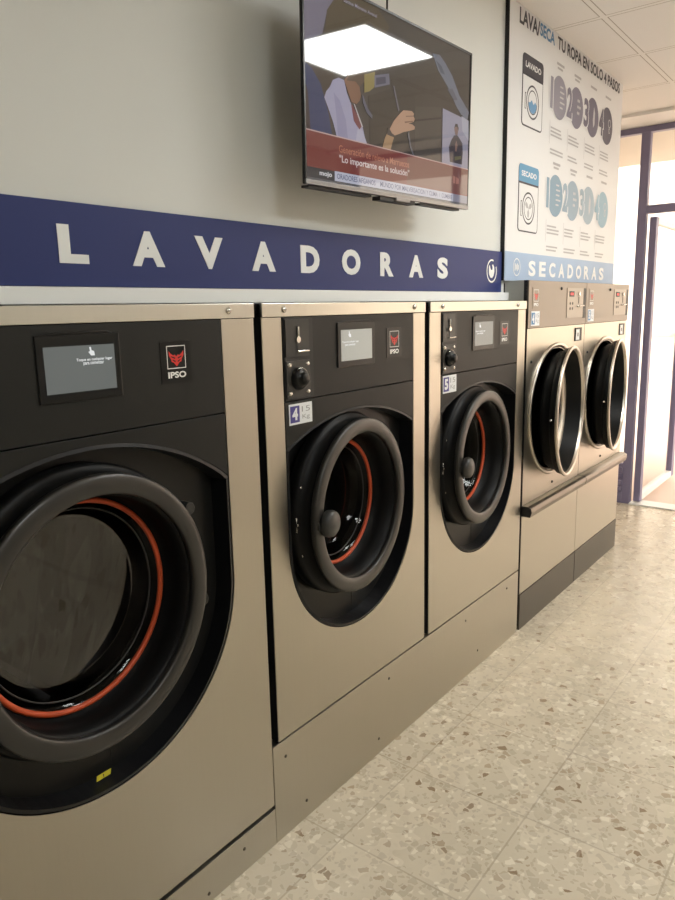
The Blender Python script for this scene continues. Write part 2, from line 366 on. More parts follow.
def washer(label, xl, xr, zb, oc, ow, zc, arc_top, arc_cor, dc, R, rO, th, scr_rgb, scr_es, logo_dx, screw_dx, coin=None, sticker=None, number=None, knobon=True):
    t = thing('washing_machine', label, 'washing machine', ((xl + xr) / 2, 0, zb), 'stainless steel front-loading washing machines')
    X0 = (xl + xr) / 2
    def fin(o): # geometry is written in world coordinates; shift to the thing's base
        for v_ in o.data.vertices: v_.co.x -= X0; v_.co.z -= zb
        return o
    D = .86
    # cabinet shell
    b = MB(); b.box(xl, xl + .01, .004, D, zb, ZS1 - .002); b.box(xr - .01, xr, .004, D, zb, ZS1 - .002)
    b.box(xl + .01, xr - .01, D - .01, D, zb, ZS1 - .002); b.box(xl + .01, xr - .01, .004, D - .01, zb, zb + .01); b.box(xl + .01, xr - .01, .004, D - .01, ZS1 - .012, ZS1 - .002)
    fin(b.build('cabinet', 'black', t))
    # top strip
    fin(MB().box(xl, xr, -.004, .02, ZS0 + .0015, ZS1).build('top_trim', 'strip', t, bevel=.0015))
    for dx in screw_dx:
        for_ = MB(); for_.lathe([(0.0001, -.0105), (.0055, -.0100), (.0095, -.006), (.0095, -.004)], X0 + dx, 1.604, 16)
        for_.box(X0 + dx - .0055, X0 + dx + .0055, -.0104, -.009, 1.6032, 1.6048, 1).box(X0 + dx - .0008, X0 + dx + .0008, -.0104, -.009, 1.5985, 1.6095, 1)
        fin(for_.build('screw', ['screw', 'black'], t))
    # stainless front, U shaped around the dark insert
    a = ow
    U = [(xl, zb), (xr, zb), (xr, ZS0), (oc + a, ZS0), (oc + a, zc)]
    n = 64
    U += [(oc + a * math.cos(-PI * i / n), zc + a * math.sin(-PI * i / n)) for i in range(1, n)]
    U += [(oc - a, zc), (oc - a, ZS0), (xl, ZS0)]
    fin(MB().prism(U, 0, .0035).build('front_panel', 'steel', t, bevel=.0012))
    # arc of the recess top
    s = arc_top - arc_cor; Ra = (a * a + s * s) / (2 * s); za = arc_top - Ra; a2 = a - .003
    arc = [(oc + a2 * (1 - 2 * i / 40), 0) for i in range(41)]
    arc = [(x, za + math.sqrt(Ra * Ra - (x - oc) ** 2)) for x, _ in arc]
    poly = [(oc - a2, ZT - .0015), (oc + a2, ZT - .0015)] + arc
    fin(MB().prism(poly, .0, .05).build('lower_fascia', 'fascia', t, bevel=.0015))
    cp = fin(MB().prism([(oc - a2, ZT + .0015), (oc + a2, ZT + .0015), (oc + a2, ZS0), (oc - a2, ZS0)], -.0005, .02).build('control_panel', 'fascia', t, bevel=.0012))
    # recess: liner wall + back plate with the door hole
    cz0 = zc + .03
    def outline(cx, cz, sc_):
        ca = [math.atan2(arc_cor - cz, oc + a2 - cx), math.atan2(arc_cor - cz, oc - a2 - cx)]
        A = sorted([2 * PI * i / 96 - PI for i in range(96)] + ca); P = []
        for A_ in A:
            dx, dz = math.cos(A_), math.sin(A_); lo, hi = 0, 1.5
            for _ in range(30):
                md = (lo + hi) / 2; x, z = cx + dx * md, cz + dz * md
                ins = abs(x - oc) < a2 and (z > zc or (x - oc) ** 2 + (z - zc) ** 2 < a2 * a2) and (x - oc) ** 2 + (z - za) ** 2 < Ra * Ra or (abs(x - oc) < a2 and zc < z < za)
                if z < zc and (x - oc) ** 2 + (z - zc) ** 2 < a2 * a2: ins = True
                lo, hi = (md, hi) if ins else (lo, md)
            P.append((cx + dx * lo * sc_, cz + dz * lo * sc_, A_))
        return P
    dcx, dcz = dc
    P0 = outline(oc, cz0, 1.0); P1 = outline(oc, cz0, .978); P2 = outline(oc, cz0, .965)
    xz = lambda P: [(p[0], p[1]) for p in P]
    b = MB(); b.loft(xz(P0), xz(P1), .0015, -.0012, 0); b.loft(xz(P1), xz(P2), -.0012, .052, 0)
    fin(b.build('recess_liner', 'liner', t))
    PD = outline(dcx, dcz, 1.0); rh = R - .012
    hole = [(dcx + rh * math.cos(p[2]), dcz + rh * math.sin(p[2])) for p in PD]
    b = MB(); b.loft(xz(PD), hole, .052, .052, 0)
    b.box(oc + .02, oc + .0215, .0508, .0525, zc - a + .03, dcz - R - .0, 1)
    fin(b.build('recess_plate', ['floorplate', 'black'], t))
    # drum
    b = MB(); rd = R + .02
    b.lathe([(rh, .052), (rh - .01, .10), (rO + .02, .13), (rd, .16), (rd, .62), (rd * .97, .63), (.05, .60), (.001, .60)], dcx, dcz, 64)
    dm = fin(b.build('drum', 'drum', t))
    for k in range(3):
        A_ = k * 2 * PI / 3 + .5; c_, s_ = math.cos(A_), math.sin(A_); q = lambda r, u: (dcx + r * c_ - u * s_, dcz + r * s_ + u * c_)
        L_ = fin(MB().prism([q(rd - .002, -.05), q(rd - .07, -.012), q(rd - .07, .012), q(rd - .002, .05)], .18, .60).build('drum_lifter', 'drum', t)); L_.parent = dm
    # the door, slightly ajar on its right-hand hinges
    dloc = (dcx - X0, -.040, dcz - zb)
    RF = R - .003; wd = .046; c = wd / 2; ri = RF - wd
    door = MB().lathe([(R - .004, .094), (R + .012, .085), (R + .013, .052), (R + .006, .046), (R - .004, .044), (R - .010, .012), (RF - .006, .008)], n=96, mi=1)
    face = [(RF - .006, .008), (RF, .003)] + [(RF - c + c * math.cos(i * PI / 12), -.004 - .011 * math.sin(i * PI / 12) ** .6) for i in range(0, 13)] + [(ri + .002, .006)]
    door.lathe(face, n=96, mi=0)
    door.lathe([(ri + .002, .006), (ri - .006, .010), ((ri + rO) / 2 + .010, .050), (rO + .016, .080), (rO + .007, .087)], n=96, mi=1)
    door.lathe([(rO + .006, .094), (R - .004, .094)], n=96, mi=1)
    d = door.build('door', ['ring', 'cone'], t, loc=dloc, rotz=th)
    MB().lathe([(rO + .005 + .0068 * math.cos(i * PI / 5), .084 + .0068 * math.sin(i * PI / 5)) for i in range(10)], n=96, closed=True).build('orange_seal', 'orange', d)
    gl = MB(); gl.lathe([(rO - .036, .140), (rO - .042, .1412), (.001, .1412)], n=80); gl.lathe([(rO + .001, .090), (rO - .010, .098), (rO - .022, .125), (rO - .036, .140)], n=80, mi=1)
    gl.build('glass', ['glass', 'glassrim'], d)
    MB().lathe([(rO - .013, .1000), (rO - .0155, .0985), (rO - .017, .1015), (rO - .0145, .103)], n=80, closed=True).build('glass_clamp', 'knob', d)
    kb = MB(); kx = -R + (.058 if number else .0)
    kb.lathe([(.0001, -.045), (.03, -.044), (.038, -.038), (.041, -.028), (.039, -.016), (.03, -.012), (.0001, -.012)], kx, 0, 36)
    kb.prism([(-R + .012, -.012), (kx + .01, -.012), (kx + .01, .012), (-R + .012, .012)], -.018, -.002)
    kb.build('door_knob', 'knob', d)
    for A_, nm in ((2.75, 'latch_bolt'), (3.14, 'latch_bolt'), (3.5, 'latch_bolt')):
        lb = MB(); x, z = (R + .001) * math.cos(A_), (R + .001) * math.sin(A_)
        lb.tube([(x * .99, .05, z * .99), (x * 1.012, .05, z * 1.012)], .006)
        if A_ == 3.14: lb.tube([(x * 1.012, .05, z - .022), (x * 1.012, .05, z + .022)], .004)
        lb.build(nm, 'screw', d)
    for A_ in (.50, -.27):
        c_, s_ = math.cos(A_), math.sin(A_); hb = MB(); rr = R + .024
        hb.cyl(rr * c_, rr * s_, .017, .02, .085, 0, 8)
        hb.prism([((R - .012) * c_ - .022 * s_, (R - .012) * s_ + .022 * c_), ((R - .012) * c_ + .022 * s_, (R - .012) * s_ - .022 * c_), ((rr) * c_ + .015 * s_, rr * s_ - .015 * c_), (rr * c_ - .015 * s_, rr * s_ + .015 * c_)], .03, .08, 0)
        hb.build('hinge', 'plateg', d, bevel=.003)
    # screen
    sx = .098; b = MB(); b.box(oc - sx, oc + sx, -.0045, -.0003, 1.425, 1.562)
    b.prism([(oc - sx + .012, 1.5625), (oc + sx - .012, 1.5625), (oc + sx - .03, 1.568), (oc - sx + .03, 1.568)], -.0035, -.0004)
    so_ = fin(b.build('touch_screen', 'bezel', t, bevel=.0015)); so_.parent = cp
    b = MB(); W = .0825; x0, z0, z1 = oc - W, 1.444, 1.539
    b.plate([(x0, z0), (oc + W, z0), (oc + W, z1), (x0, z1)], -.0052, 0)
    tx = .435 if number is None else .02
    u = lambda f: x0 + f * 2 * W
    if number is None:
        text(b, 'Toque en cualquier lugar', u(.435), u(.96), z1 - .034, z1 - .0265, -.0056, 1, .02)
        text(b, 'para comenzar', u(.53), u(.83), z1 - .0425, z1 - .035, -.0056, 1, .02)
        hx, hz = u(.65), z1 - .013
    else:
        text(b, 'Toque en cualquier lugar', u(.03), u(.56), z1 - .041, z1 - .034, -.0056, 1, .02)
        text(b, 'para comenzar', u(.12), u(.45), z1 - .051, z1 - .044, -.0056, 1, .02)
        hx, hz = u(.26), z1 - .014
    b.plate([(hx - .003, hz + .009), (hx + .001, hz + .009), (hx + .002, hz + .002), (hx + .008, hz), (hx + .009, hz - .009), (hx, hz - .009), (hx - .006, hz - .001), (hx - .002, hz)], -.0056, 1)
    dsp = fin(b.build('display', [screen_mat('lcd', scr_rgb, scr_es), screen_mat('lcd text', (.8, .82, .82), .9)], t, fixn=False)); dsp.parent = so_
    lg = fin(ipso_logo(t, oc + logo_dx)); lg.parent = cp
    if coin:
        cx0, cx1 = coin
        b = MB(); b.box(cx0 - .003, cx1 + .001, -.0025, -.0006, 1.3505, 1.5795, 1); b.box(cx0, cx1 - .020, -.006, -.0025, 1.473, 1.576)
        b.box(cx1 - .006, cx1 - .001, -.001, -.0004, 1.352, 1.576, 1)
        m_ = (cx0 + cx1) / 2 - .010
        b.tube([(m_, -.009, 1.556), (m_, -.009, 1.526)], .0035, 2, 8); b.cyl(m_ - .002, 1.520, .009, -.013, -.006, 2, 16)
        b.box(m_ - .0035, m_ + .0035, -.0068, -.0058, 1.488, 1.512, 1)
        b.tube([(m_ - .006, -.010, 1.487), (m_ + .044, -.010, 1.487)], .0032, 2, 8)
        q = fin(b.build('coin_slot_plate', ['plateg', 'black', 'screw'], t, bevel=.0006)); q.parent = cp
        b = MB(); b.box(cx0, cx1 - .018, -.0055, -.0026, 1.355, 1.461)
        for xx in (cx0 + .012, cx1 - .030):
            for zz in (1.370, 1.450): b.lathe([(.0001, -.0105), (.005, -.010), (.0068, -.0055)], xx, zz, 14, 1)
        q = fin(b.build('lock_plate', ['plateg', 'screw'], t, bevel=.0006)); q.parent = cp
        b = MB(); mx = (cx0 + cx1) / 2 - .009
        b.lathe([(.033, -.004), (.033, -.010), (.028, -.020), (.024, -.022), (.018, -.022), (.016, -.032), (.012, -.035), (.0001, -.035)], mx, 1.410, 32)
        b.lathe([(.0295, -.0155), (.031, -.0165), (.031, -.0145)], mx, 1.410, 32, 1, closed=True, a0=-.6, a1=2.2)
        q2 = fin(b.build('coin_return_button', ['bezel', 'screw'], t)); q2.parent = cp
    if number:
        q = fin(number_sticker(t, sticker[0], sticker[1], sticker[2], sticker[3], number, ('15', 'Kg')))
    return t, fin
wA, finA = washer('biggest stainless washing machine, nearest the camera at left, orange ring, no number sticker', .332, 1.3733, .1338, .852, .405, .913, 1.325, 1.180,
    (.827, .964), .3115, .233, .06, (.30, .33, .32), .36, .254, (.428, -.428))
b = MB().box(.815, .855, .048, .0515, .520, .534)
fl = MB(); fl.add([(.815, .030, .531), (.853, .030, .531), (.856, .030, .545), (.817, .030, .545)], [(0, 1, 2, 3)])
text(fl, '!', .833, .836, .533, .542, .0295, 1, .03)
fy = finA(fl.build('warning_label', ['yellow', 'ink'], wA, fixn=False))
wB, _ = washer('middle stainless washing machine with a purple number 4 sticker below its coin plates', 1.4031, 2.2525, .3288, 1.828, .346, .906, 1.295, 1.210,
    (1.790, .985), .2825, .196, .084, (.55, .55, .48), .62, .220, (-.338, .346), coin=(1.491, 1.612), sticker=(1.500, 1.602, 1.278, 1.338), number='4')
wC, _ = washer('stainless washing machine with a purple number 5 sticker, beside the dryers', 2.2859, 3.1535, .3288, 2.720, .350, .906, 1.295, 1.210,
    (2.665, .985), .281, .195, .06, (.42, .42, .38), .50, .206, (-.345, .335), coin=(2.377, 2.491), sticker=(2.385, 2.492, 1.276, 1.343), number='5')

# stainless plinth under the two raised machines, low one under the nearest
p = MB().box(1.3765, 3.152, 0, .84, 0, .3225).box(1.41, 3.14, .03, .82, .3225, .3286).build('plinth', 'plinth', bevel=.0012)
tag(p, 'tall stainless steel plinth on the floor beneath washing machines 4 and 5', 'plinth')
for (x, z) in ((1.43, .268), (2.00, .268), (2.60, .268), (1.93, .06), (1.52, .06), (3.02, .275), (2.72, .08)):
    MB().lathe([(.0001, -.003), (.004, -.0028), (.0055, -.0002)], x, z, 12).build('rivet', 'kick', p)
p = MB().box(.332, 1.3755, 0, .84, 0, .1185).box(.34, 1.365, .03, .84, .1185, .1338).build('plinth', 'plinth', bevel=.0012)
tag(p, 'low stainless steel plinth on the floor beneath the nearest, biggest washing machine', 'plinth')
for (x, z) in ((1.24, .075), (1.10, .030), (.9, .07)):
    MB().lathe([(.0001, -.003), (.004, -.0028), (.0055, -.0002)], x, z, 12).build('rivet', 'kick', p)

# ------------------------------------------------------------------ dryers
def dryer(label, x0, x1, cx, num):
    t = thing('tumble_dryer', label, 'tumble dryer', ((x0 + x1) / 2, 0, 0), 'stainless steel tumble dryers')
    X0 = (x0 + x1) / 2; ZD = 1.7144; D = .95
    def fin(o):
        for v_ in o.data.vertices: v_.co.x -= X0
        return o
    b = MB(); b.box(x0, x0 + .008, .004, .022, 0.02, ZD); b.box(x0, x0 + .008, .022, .115, 0.02, ZD, 1); b.box(x1 - .008, x1, .004, .115, .02, ZD); b.box(x0, x0 + .008, .115, D, 0.02, ZD - .01); b.box(x1 - .008, x1, .115, D, .02, ZD - .01)
    b.box(x0 + .008, x1 - .008, D - .01, D, .02, ZD - .01); b.box(x0 + .008, x1 - .008, .004, D, 0, .02); b.box(x0 + .008, x1 - .008, .004, .115, ZD - .006, ZD)
    fin(b.build('cabinet', ['black', 'galv'], t))
    # front with round opening
    cz = 1.076; rr = .312; n = 96; z0, z1 = .646, 1.494
    A = sorted([2 * PI * i / n for i in range(n)] + [math.atan2(z - cz, x - cx) % (2 * PI) for x in (x0, x1) for z in (z0, z1)])
    out = []; inn = []
    for a in A:
        c, s = math.cos(a), math.sin(a); k = 9
        if abs(c) > 1e-9: k = min(k, ((x1 if c > 0 else x0) - cx) / c)
        if abs(s) > 1e-9: k = min(k, ((z1 if s > 0 else z0) - cz) / s)
        out.append((cx + c * k, cz + s * k)); inn.append((cx + rr * c, cz + rr * s))
    fin(MB().loft(out, inn, 0, 0).loft(inn, inn, 0, .03).build('front_panel', 'steel', t))
    fin(MB().box(x0, x1, 0, .0035, .190, .591).build('lower_panel', 'steel', t, bevel=.0025))
    fin(MB().box(x0 + .001, x1 - .001, -.002, .02, 0, .187).build('kick_plate', 'kick', t, bevel=.001))
    br = MB(); br.add([(x, y, z) for x in (x0, x1) for y, z in ((.003, .645), (-.030, .645), (-.046, .638), (-.050, .618), (-.042, .592), (.003, .592))],
        [(0, 1, 2, 3, 4, 5), (11, 10, 9, 8, 7, 6)] + [(i, (i + 1) % 6, 6 + (i + 1) % 6, 6 + i) for i in range(6)])
    br.m[0] = 1 if num == '4' else 0
    fin(br.build('drawer_handle', ['bar', 'black'], t, bevel=.003))
    cpn = fin(MB().box(x0, x1, -.003, .01, 1.496, ZD - .001).build('control_panel', 'dpanel', t, bevel=.0015))
    k = x0 - 3.175
    # logo, sticker
    lg = fin(ipso_logo(t, 3.258 + k, 1.584, 1.682, .084, 'dpanel')); lg.location.y = -.003; lg.parent = cpn
    st = fin(number_sticker(t, 3.205 + k, 3.306 + k, 1.506, 1.573, num, ('15', 'Kg'), True)); st.location.y = -.003
    q = fin(MB().lathe([(.0001, -.010), (.006, -.009), (.009, -.003)], 3.58 + k, 1.680, 16).build('screw', 'black', t)); q.parent = cpn
    b = MB(); a0 = 3.662 + k; b.box(a0, a0 + .24, -.0055, -.003, 1.533, 1.684)
    b.box(a0 + .03, a0 + .10, -.0065, -.0055, 1.640, 1.668, 1); b.box(a0 + .045, a0 + .085, -.007, -.0065, 1.648, 1.660, 2)
    for i in range(2):
        for j in range(2): b.cyl(a0 + .045 + i * .035, 1.580 + j * .026, .0075, -.0065, -.0055, 1, 12)
    b.cyl(a0 + .170, 1.655, .011, -.012, -.0055, 3, 14); b.box(a0 + .166, a0 + .174, -.007, -.0055, 1.605, 1.640, 1)
    b.tube([(a0 + .14, -.012, 1.590), (a0 + .235, -.012, 1.594)], .004, 3)
    q = fin(b.build('coin_panel', ['paypanel', 'black', 'led_red', 'screw'], t)); q.parent = cpn
    q = fin(MB().box(a0 + .245, a0 + .285, -.0045, -.003, 1.528, 1.684).build('card_slot', 'black', t)); q.parent = cpn
    # latch label
    b = MB(); l0 = 3.808 + k; b.box(l0, l0 + .098, -.004, .002, 1.408, 1.478, 0); b.box(l0 + .008, l0 + .060, -.005, -.004, 1.414, 1.470, 1); b.box(l0 + .03, l0 + .042, -.0058, -.005, 1.432, 1.452, 0)
    fin(b.build('latch_plate', ['black', 'frame'], t))
    for (xx, zz) in ((3.231, 1.338), (3.556, .655 + .035)):
        fin(MB().lathe([(.0001, -.006), (.005, -.005), (.008, .0)], xx + k, zz, 14).build('screw', 'black', t))
    # collar and drum
    fin(MB().lathe([(.338, 0), (.338, -.006), (.333, -.010), (.324, -.010), (.317, -.004), (.306, .02)], cx, cz, 96).build('opening_ring', 'chrome', t))
    fin(MB().lathe([(.312, .0), (.302, .05), (.290, .07), (.290, .09), (.345, .12), (.345, .75), (.33, .76), (.001, .76)], cx, cz, 72).build('drum', 'cone', t))
    # door ajar on its right side
    b = MB()
    b.lathe([(.300, .035), (.318, .030), (.322, .012), (.318, .004)], n=96, mi=1)
    b.lathe([(.320, .004), (.329, .002), (.331, -.005), (.328, -.011), (.317, -.0115), (.312, -.005), (.310, .004)], n=96, mi=0)
    b.lathe([(.310, .004), (.303, .02), (.290, .070), (.286, .080)], n=96, mi=1)
    b.lathe([(.286, .080), (.284, .082), (.215, .083), (.212, .088)], n=96, mi=2)
    b.lathe([(.212, .092), (.285, .090), (.302, .06), (.300, .035)], n=96, mi=1)
    d = b.build('door', ['chrome', 'cone', 'steel'], t, loc=(cx - X0, -.080, 1.067), rotz=.143)
    MB().lathe([(.213, .089), (.16, .092), (.001, .093)], n=72).build('glass', 'glass', d)
    for z_ in (.12, -.19): MB().box(.318, .345, .0, .045, z_, z_ + .07).build('hinge', 'chrome', d, bevel=.003)
    MB().tube([(-.325, .02, 0), (-.336, .02, 0)], .006).build('latch_pin', 'screw', d)
    return t
dryer('left stainless tumble dryer with round chrome-rimmed door, beside washing machine 5', 3.175, 3.955, 3.557, '4')
dryer('right stainless tumble dryer with round chrome-rimmed door, nearest the glass entrance', 3.960, 4.748, 4.344, '5')

# ------------------------------------------------------------------ LAVADORAS sign
YS = .12
t = thing('wall_sign', 'long navy blue sign with white letters reading LAVADORAS above the washing machines', 'sign', (1.6, YS, 1.66))
def shift(o, dx, dy, dz):
    for v_ in o.data.vertices: v_.co.x -= dx; v_.co.y -= dy; v_.co.z -= dz
    return o
shift(MB().box(-.75, 3.128, YS - .008, YS - .0002, 1.6635, 1.8435).build('panel', 'navy', t, bevel=.001), 1.6, YS, 1.66)
for ch, a, c in (('L', .897, .970), ('A', 1.088, 1.184), ('V', 1.284, 1.383), ('A', 1.492, 1.590), ('D', 1.704, 1.795), ('O', 1.912, 2.015), ('R', 2.134, 2.219), ('A', 2.325, 2.426), ('S', 2.536, 2.620)):
    b = MB(); text(b, ch, a, c, 1.713, 1.795, YS - .0095, 0, .05, YS - .008)
    shift(b.build('letter', 'letter', t, fixn=False), 1.6, YS, 1.66)
lx, lz = 3.022, 1.755; b = MB()
n = 40
def arcband(b, cx, cz, r0, r1, a0, a1, y, mi=0, n=36):
    vs = []; fs = []
    for i in range(n + 1):
        a = a0 + (a1 - a0) * i / n; vs += [(cx + r0 * math.cos(a), y, cz + r0 * math.sin(a)), (cx + r1 * math.cos(a), y, cz + r1 * math.sin(a))]
        if i: fs.append((2 * i - 2, 2 * i - 1, 2 * i + 1, 2 * i))
    b.add(vs, fs, mi)
arcband(b, lx, lz, .044, .051, math.radians(70), math.radians(385), YS - .0095)
blob = [(-.030, .018), (-.022, .026), (-.012, .010), (-.004, .004), (.006, .006), (.008, .016), (.002, .026), (.012, .030), (.024, .018), (.027, .0), (.020, -.020), (.004, -.031), (-.014, -.028), (-.028, -.012)]
b.plate([(lx + p_[0], lz + p_[1]) for p_ in blob], YS - .0095)
shift(b.build('swirl_emblem', 'letter', t, fixn=False), 1.6, YS, 1.66)

# ------------------------------------------------------------------ instruction poster
YP = .100
t = thing('wall_poster', 'large white laundry instruction panel with numbered steps above the tumble dryers', 'poster', (3.94, YP, 1.72))
def pb(mb, name, mats, **k): return shift(mb.build(name, mats, t, fixn=False, **k), 3.94, YP, 1.72)
shift(MB().box(3.130, 4.752, YP, YP + .0195, 1.716, H - .002).build('board', 'poster', t), 3.94, YP, 1.72)
shift(MB().box(3.1262, 3.1298, YP + .001, YP + .0195, 1.716, H - .002).build('edge_profile', 'black', t), 3.94, YP, 1.72)
shift(MB().box(3.130, 4.752, YP - .0012, YP - .0002, 1.716, 1.847).build('blue_band', 'lblue', t), 3.94, YP, 1.72)
y = YP - .0016
b = MB()
for i, ch in enumerate('SECADORAS'): text(b, ch, 3.400 + i * .1325, 3.400 + i * .1325 + .088, 1.741, 1.815, y - .001, 0, .04)
pb(b, 'band_title', 'letter')
b = MB(); arcband(b, 3.262, 1.779, .036, .041, 0, 2 * PI, y - .001)
for i in range(4): b.plate([(3.238 + i * .013, 1.762 + (i % 2) * .006), (3.247 + i * .013, 1.762 + (i % 2) * .006), (3.247 + i * .013, 1.796 - (i % 2) * .006), (3.238 + i * .013, 1.796 - (i % 2) * .006)], y - .001)
pb(b, 'round_emblem', 'letter')
b = MB()
text(b, 'LAVA/', 3.226, 3.455, 2.822, 2.888, y, 0, .03); text(b, 'SECA', 3.458, 3.642, 2.832, 2.888, y, 1, .03); text(b, 'TU ROPA EN SOLO 4 PASOS', 3.680, 4.688, 2.830, 2.888, y, 0, .03)
pb(b, 'title', ['ink', 'inkb'])
def machine_pic(x0, x1, z0, zh, z1, word, hd, cz, dry, nm):
    b = MB(); e = .006
    b.prism(roundrect(x0, x1, z0, z1, .022), y, YP - .0002, 0)
    b.plate(roundrect(x0 + e, x1 - e, z0 + e, zh - .005, .016, top=False), y - .0004, 1)
    b.plate(roundrect(x0, x1, zh + .004, z1, .022, bot=False), y - .0004, 2)
    text(b, word, x0 + .03, x1 - .03, zh + (z1 - zh) * .36, zh + (z1 - zh) * .66, y - .0008, 1, .03)
    cx = (x0 + x1) / 2
    arcband(b, cx, cz, .066, .074, 0, 2 * PI, y - .0008, 3); arcband(b, cx, cz, .048, .053, 0, 2 * PI, y - .0008, 3)
    b.plate([(cx - .074, cz + .03), (cx - .090, cz + .03), (cx - .090, cz - .04), (cx - .074, cz - .04), (cx - .080, cz - .035), (cx - .084, cz - .035), (cx - .084, cz + .025), (cx - .080, cz + .025)], y - .0008, 3)
    if dry:
        for k in range(3):
            a = k * 2.094 + .5; q = [(0, 0), (.02, .012), (.042, .008), (.040, -.010), (.018, -.012)]
            b.plate([(cx + u * math.cos(a) - v_ * math.sin(a), cz + u * math.sin(a) + v_ * math.cos(a)) for u, v_ in q], y - .0008, 4)
    else:
        P = [(cx + .047 * math.cos(PI + PI * i / 20), cz - .004 + .043 * math.sin(PI + PI * i / 20)) for i in range(21)]
        P += [(cx + .03, cz + .008), (cx + .012, cz - .008), (cx - .01, cz + .010), (cx - .03, cz - .004)]
        b.plate(P, y - .0008, 4)
    pb(b, nm, ['ink', 'poster', hd, 'ink', 'water' if not dry else 'line'])
machine_pic(3.273, 3.513, 2.412, 2.632, 2.718, 'LAVADO', 'ink', 2.526, False, 'washer_pictogram')
machine_pic(3.261, 3.496, 1.944, 2.164, 2.246, 'SECADO', 'tcyan', 2.054, True, 'dryer_pictogram')
def step(cx, cz, r, num, m_, row):
    b = MB(); b.disc(cx + .012, cz, r, y, 0, 48)
    nx = cx - r
    # digit in the disc's colour standing off its left edge, outlined in white
    for off, yy, mi, g in ((.05, y - .0003, 1, .009), (.04, y - .0006, 0, 0)): text(b, num, nx - (.030 if num != '1' else .008) - g, nx + (.046 if num != '1' else .026) + g, cz - .066 - g, cz + .078 + g, yy, mi, off)
    if num == '1':
        for i, ww in enumerate((.05, .07, .06, .08, .05)): b.plate([(cx + .018, cz + .05 - i * .024), (cx + .018 + ww * .8, cz + .05 - i * .024), (cx + .018 + ww * .8, cz + .058 - i * .024), (cx + .018, cz + .058 - i * .024)], y - .0004, 2)
    elif num == '2':
        for i in range(3):
            for j in range(2 + i % 2): b.disc(cx + .03 + j * .018, cz + .04 - i * .03, .008, y - .0004, 2, 10)
    elif num == '3':
        b.plate([(cx + .03, cz + .06), (cx + .05, cz + .03), (cx + .048, cz - .03), (cx + .028, cz - .05), (cx + .018, cz - .01)], y - .0004, 2)
    else:
        arcband(b, cx + .055, cz + .02, .018, .024, 0, 2 * PI, y - .0004, 2); arcband(b, cx + .055, cz - .02, .010, .015, 0, 2 * PI, y - .0004, 2)
    pb(b, 'step_disc', [m_, 'poster', 'icon'])
    b = MB(); zt = cz + r + .045; x0 = cx - .055
    b.plate([(x0 + .02, zt), (x0 + .12, zt), (x0 + .12, zt + .012), (x0 + .02, zt + .012)], y)
    if num in '12': b.plate([(x0 + .03, zt - .018), (x0 + .10, zt - .018), (x0 + .10, zt - .008), (x0 + .03, zt - .008)], y)
    zz = cz - r - .055; random.seed(int(cx * 100))
    for q in range(2):
        for i in range(3):
            L_ = random.uniform(.12, .175)
            if not (q == 1 and i == 2): b.plate([(x0 - .035, zz), (x0 - .035 + L_, zz), (x0 - .035 + L_, zz + .008), (x0 - .035, zz + .008)], y)
            zz -= .017
        zz -= .05
    b.plate([(x0 - .048, cz - r - .02), (x0 - .045, cz - r - .02), (x0 - .045, cz - r - .13), (x0 - .048, cz - r - .13)], y)
    pb(b, 'fine_print', 'line')
for i, cx in enumerate((3.715, 3.960, 4.215, 4.470)):
    step(cx, 2.614, .101, str(i + 1), ('d1', 'd2', 'd3', 'd4')[i], 0)
    step(cx - .008, 2.147, .102, str(i + 1), ('b1', 'b2', 'b3', 'b4')[i], 1)

# ------------------------------------------------------------------ television
tv = thing('television', 'flat wide television hung high on the wall above the navy sign, showing news', 'television', (2.008, -.05, 2.205))
tv.rotation_euler = (Matrix.Rotation(-.016, 3, 'Z') @ Matrix.Rotation(.027, 3, 'X') @ Matrix.Rotation(-.015, 3, 'Y')).to_euler()
W, Hh = .909, .523
b = MB(); b.box(-W / 2, W / 2, .0, .009, -Hh / 2, Hh / 2)
b.box(-.34, .34, .009, .06, -.22, .12); tb = b.build('casing', 'tvblack', tv, bevel=.003)
b = MB(); e = .006
b.box(-W / 2, -W / 2 + e, -.004, .0, -Hh / 2, Hh / 2); b.box(W / 2 - e, W / 2, -.004, .0, -Hh / 2, Hh / 2); b.box(-W / 2, W / 2, -.004, 0, Hh / 2 - e, Hh / 2)
b.build('bezel', 'tvblack', tv)
MB().box(-W / 2, W / 2, -.006, .0, -Hh / 2, -Hh / 2 + .013).box(-.02, .06, -.0075, .01, -Hh / 2 - .008, -Hh / 2 + .003).build('bottom_bezel', 'tvsilver', tv, bevel=.001)
MB().box(-.10, .10, .0, .03, -Hh / 2 - .012, -Hh / 2 - .0005).box(-W / 2 + .02, -.14, .004, .03, -Hh / 2 - .007, -Hh / 2 - .0005).box(.14, W / 2 - .05, .004, .03, -Hh / 2 - .007, -Hh / 2 - .0005).build('speaker_grille', 'black', tv)
b = MB(); b.box(-.12, .12, .06, .075, -.12, .12); b.box(-.03, .03, .075, .15, -.05, .05); b.box(-.10, .10, .15, .160, -.12, .12)
b.build('wall_bracket', 'black', tv)
MB().tube([(-.05, .012, Hh / 2 - .01), (-.05, .012, Hh / 2 + .30), (-.045, .03, Hh / 2 + .385)], .003).build('cable', 'black', tv)
scr = MB(); mats = []; _mi = {}
def sm_(col, es=1.0):
    k = (col, es)
    if k not in _mi: _mi[k] = len(mats); g_ = sum(col) / 3; mats.append(mat('tv picture', (.004, .004, .004), .035, 0, emit=tuple((c_ * .72 + g_ * .28) * .85 for c_ in col), es=es, spec=.9))
    return _mi[k]
lay = [0]
def pic(pts, col, dl=1):
    lay[0] += dl; yy = -.0010 - lay[0] * .00006
    scr.plate([((u - .5) * W, (v_ - .5) * Hh) for u, v_ in pts], yy, sm_(col))
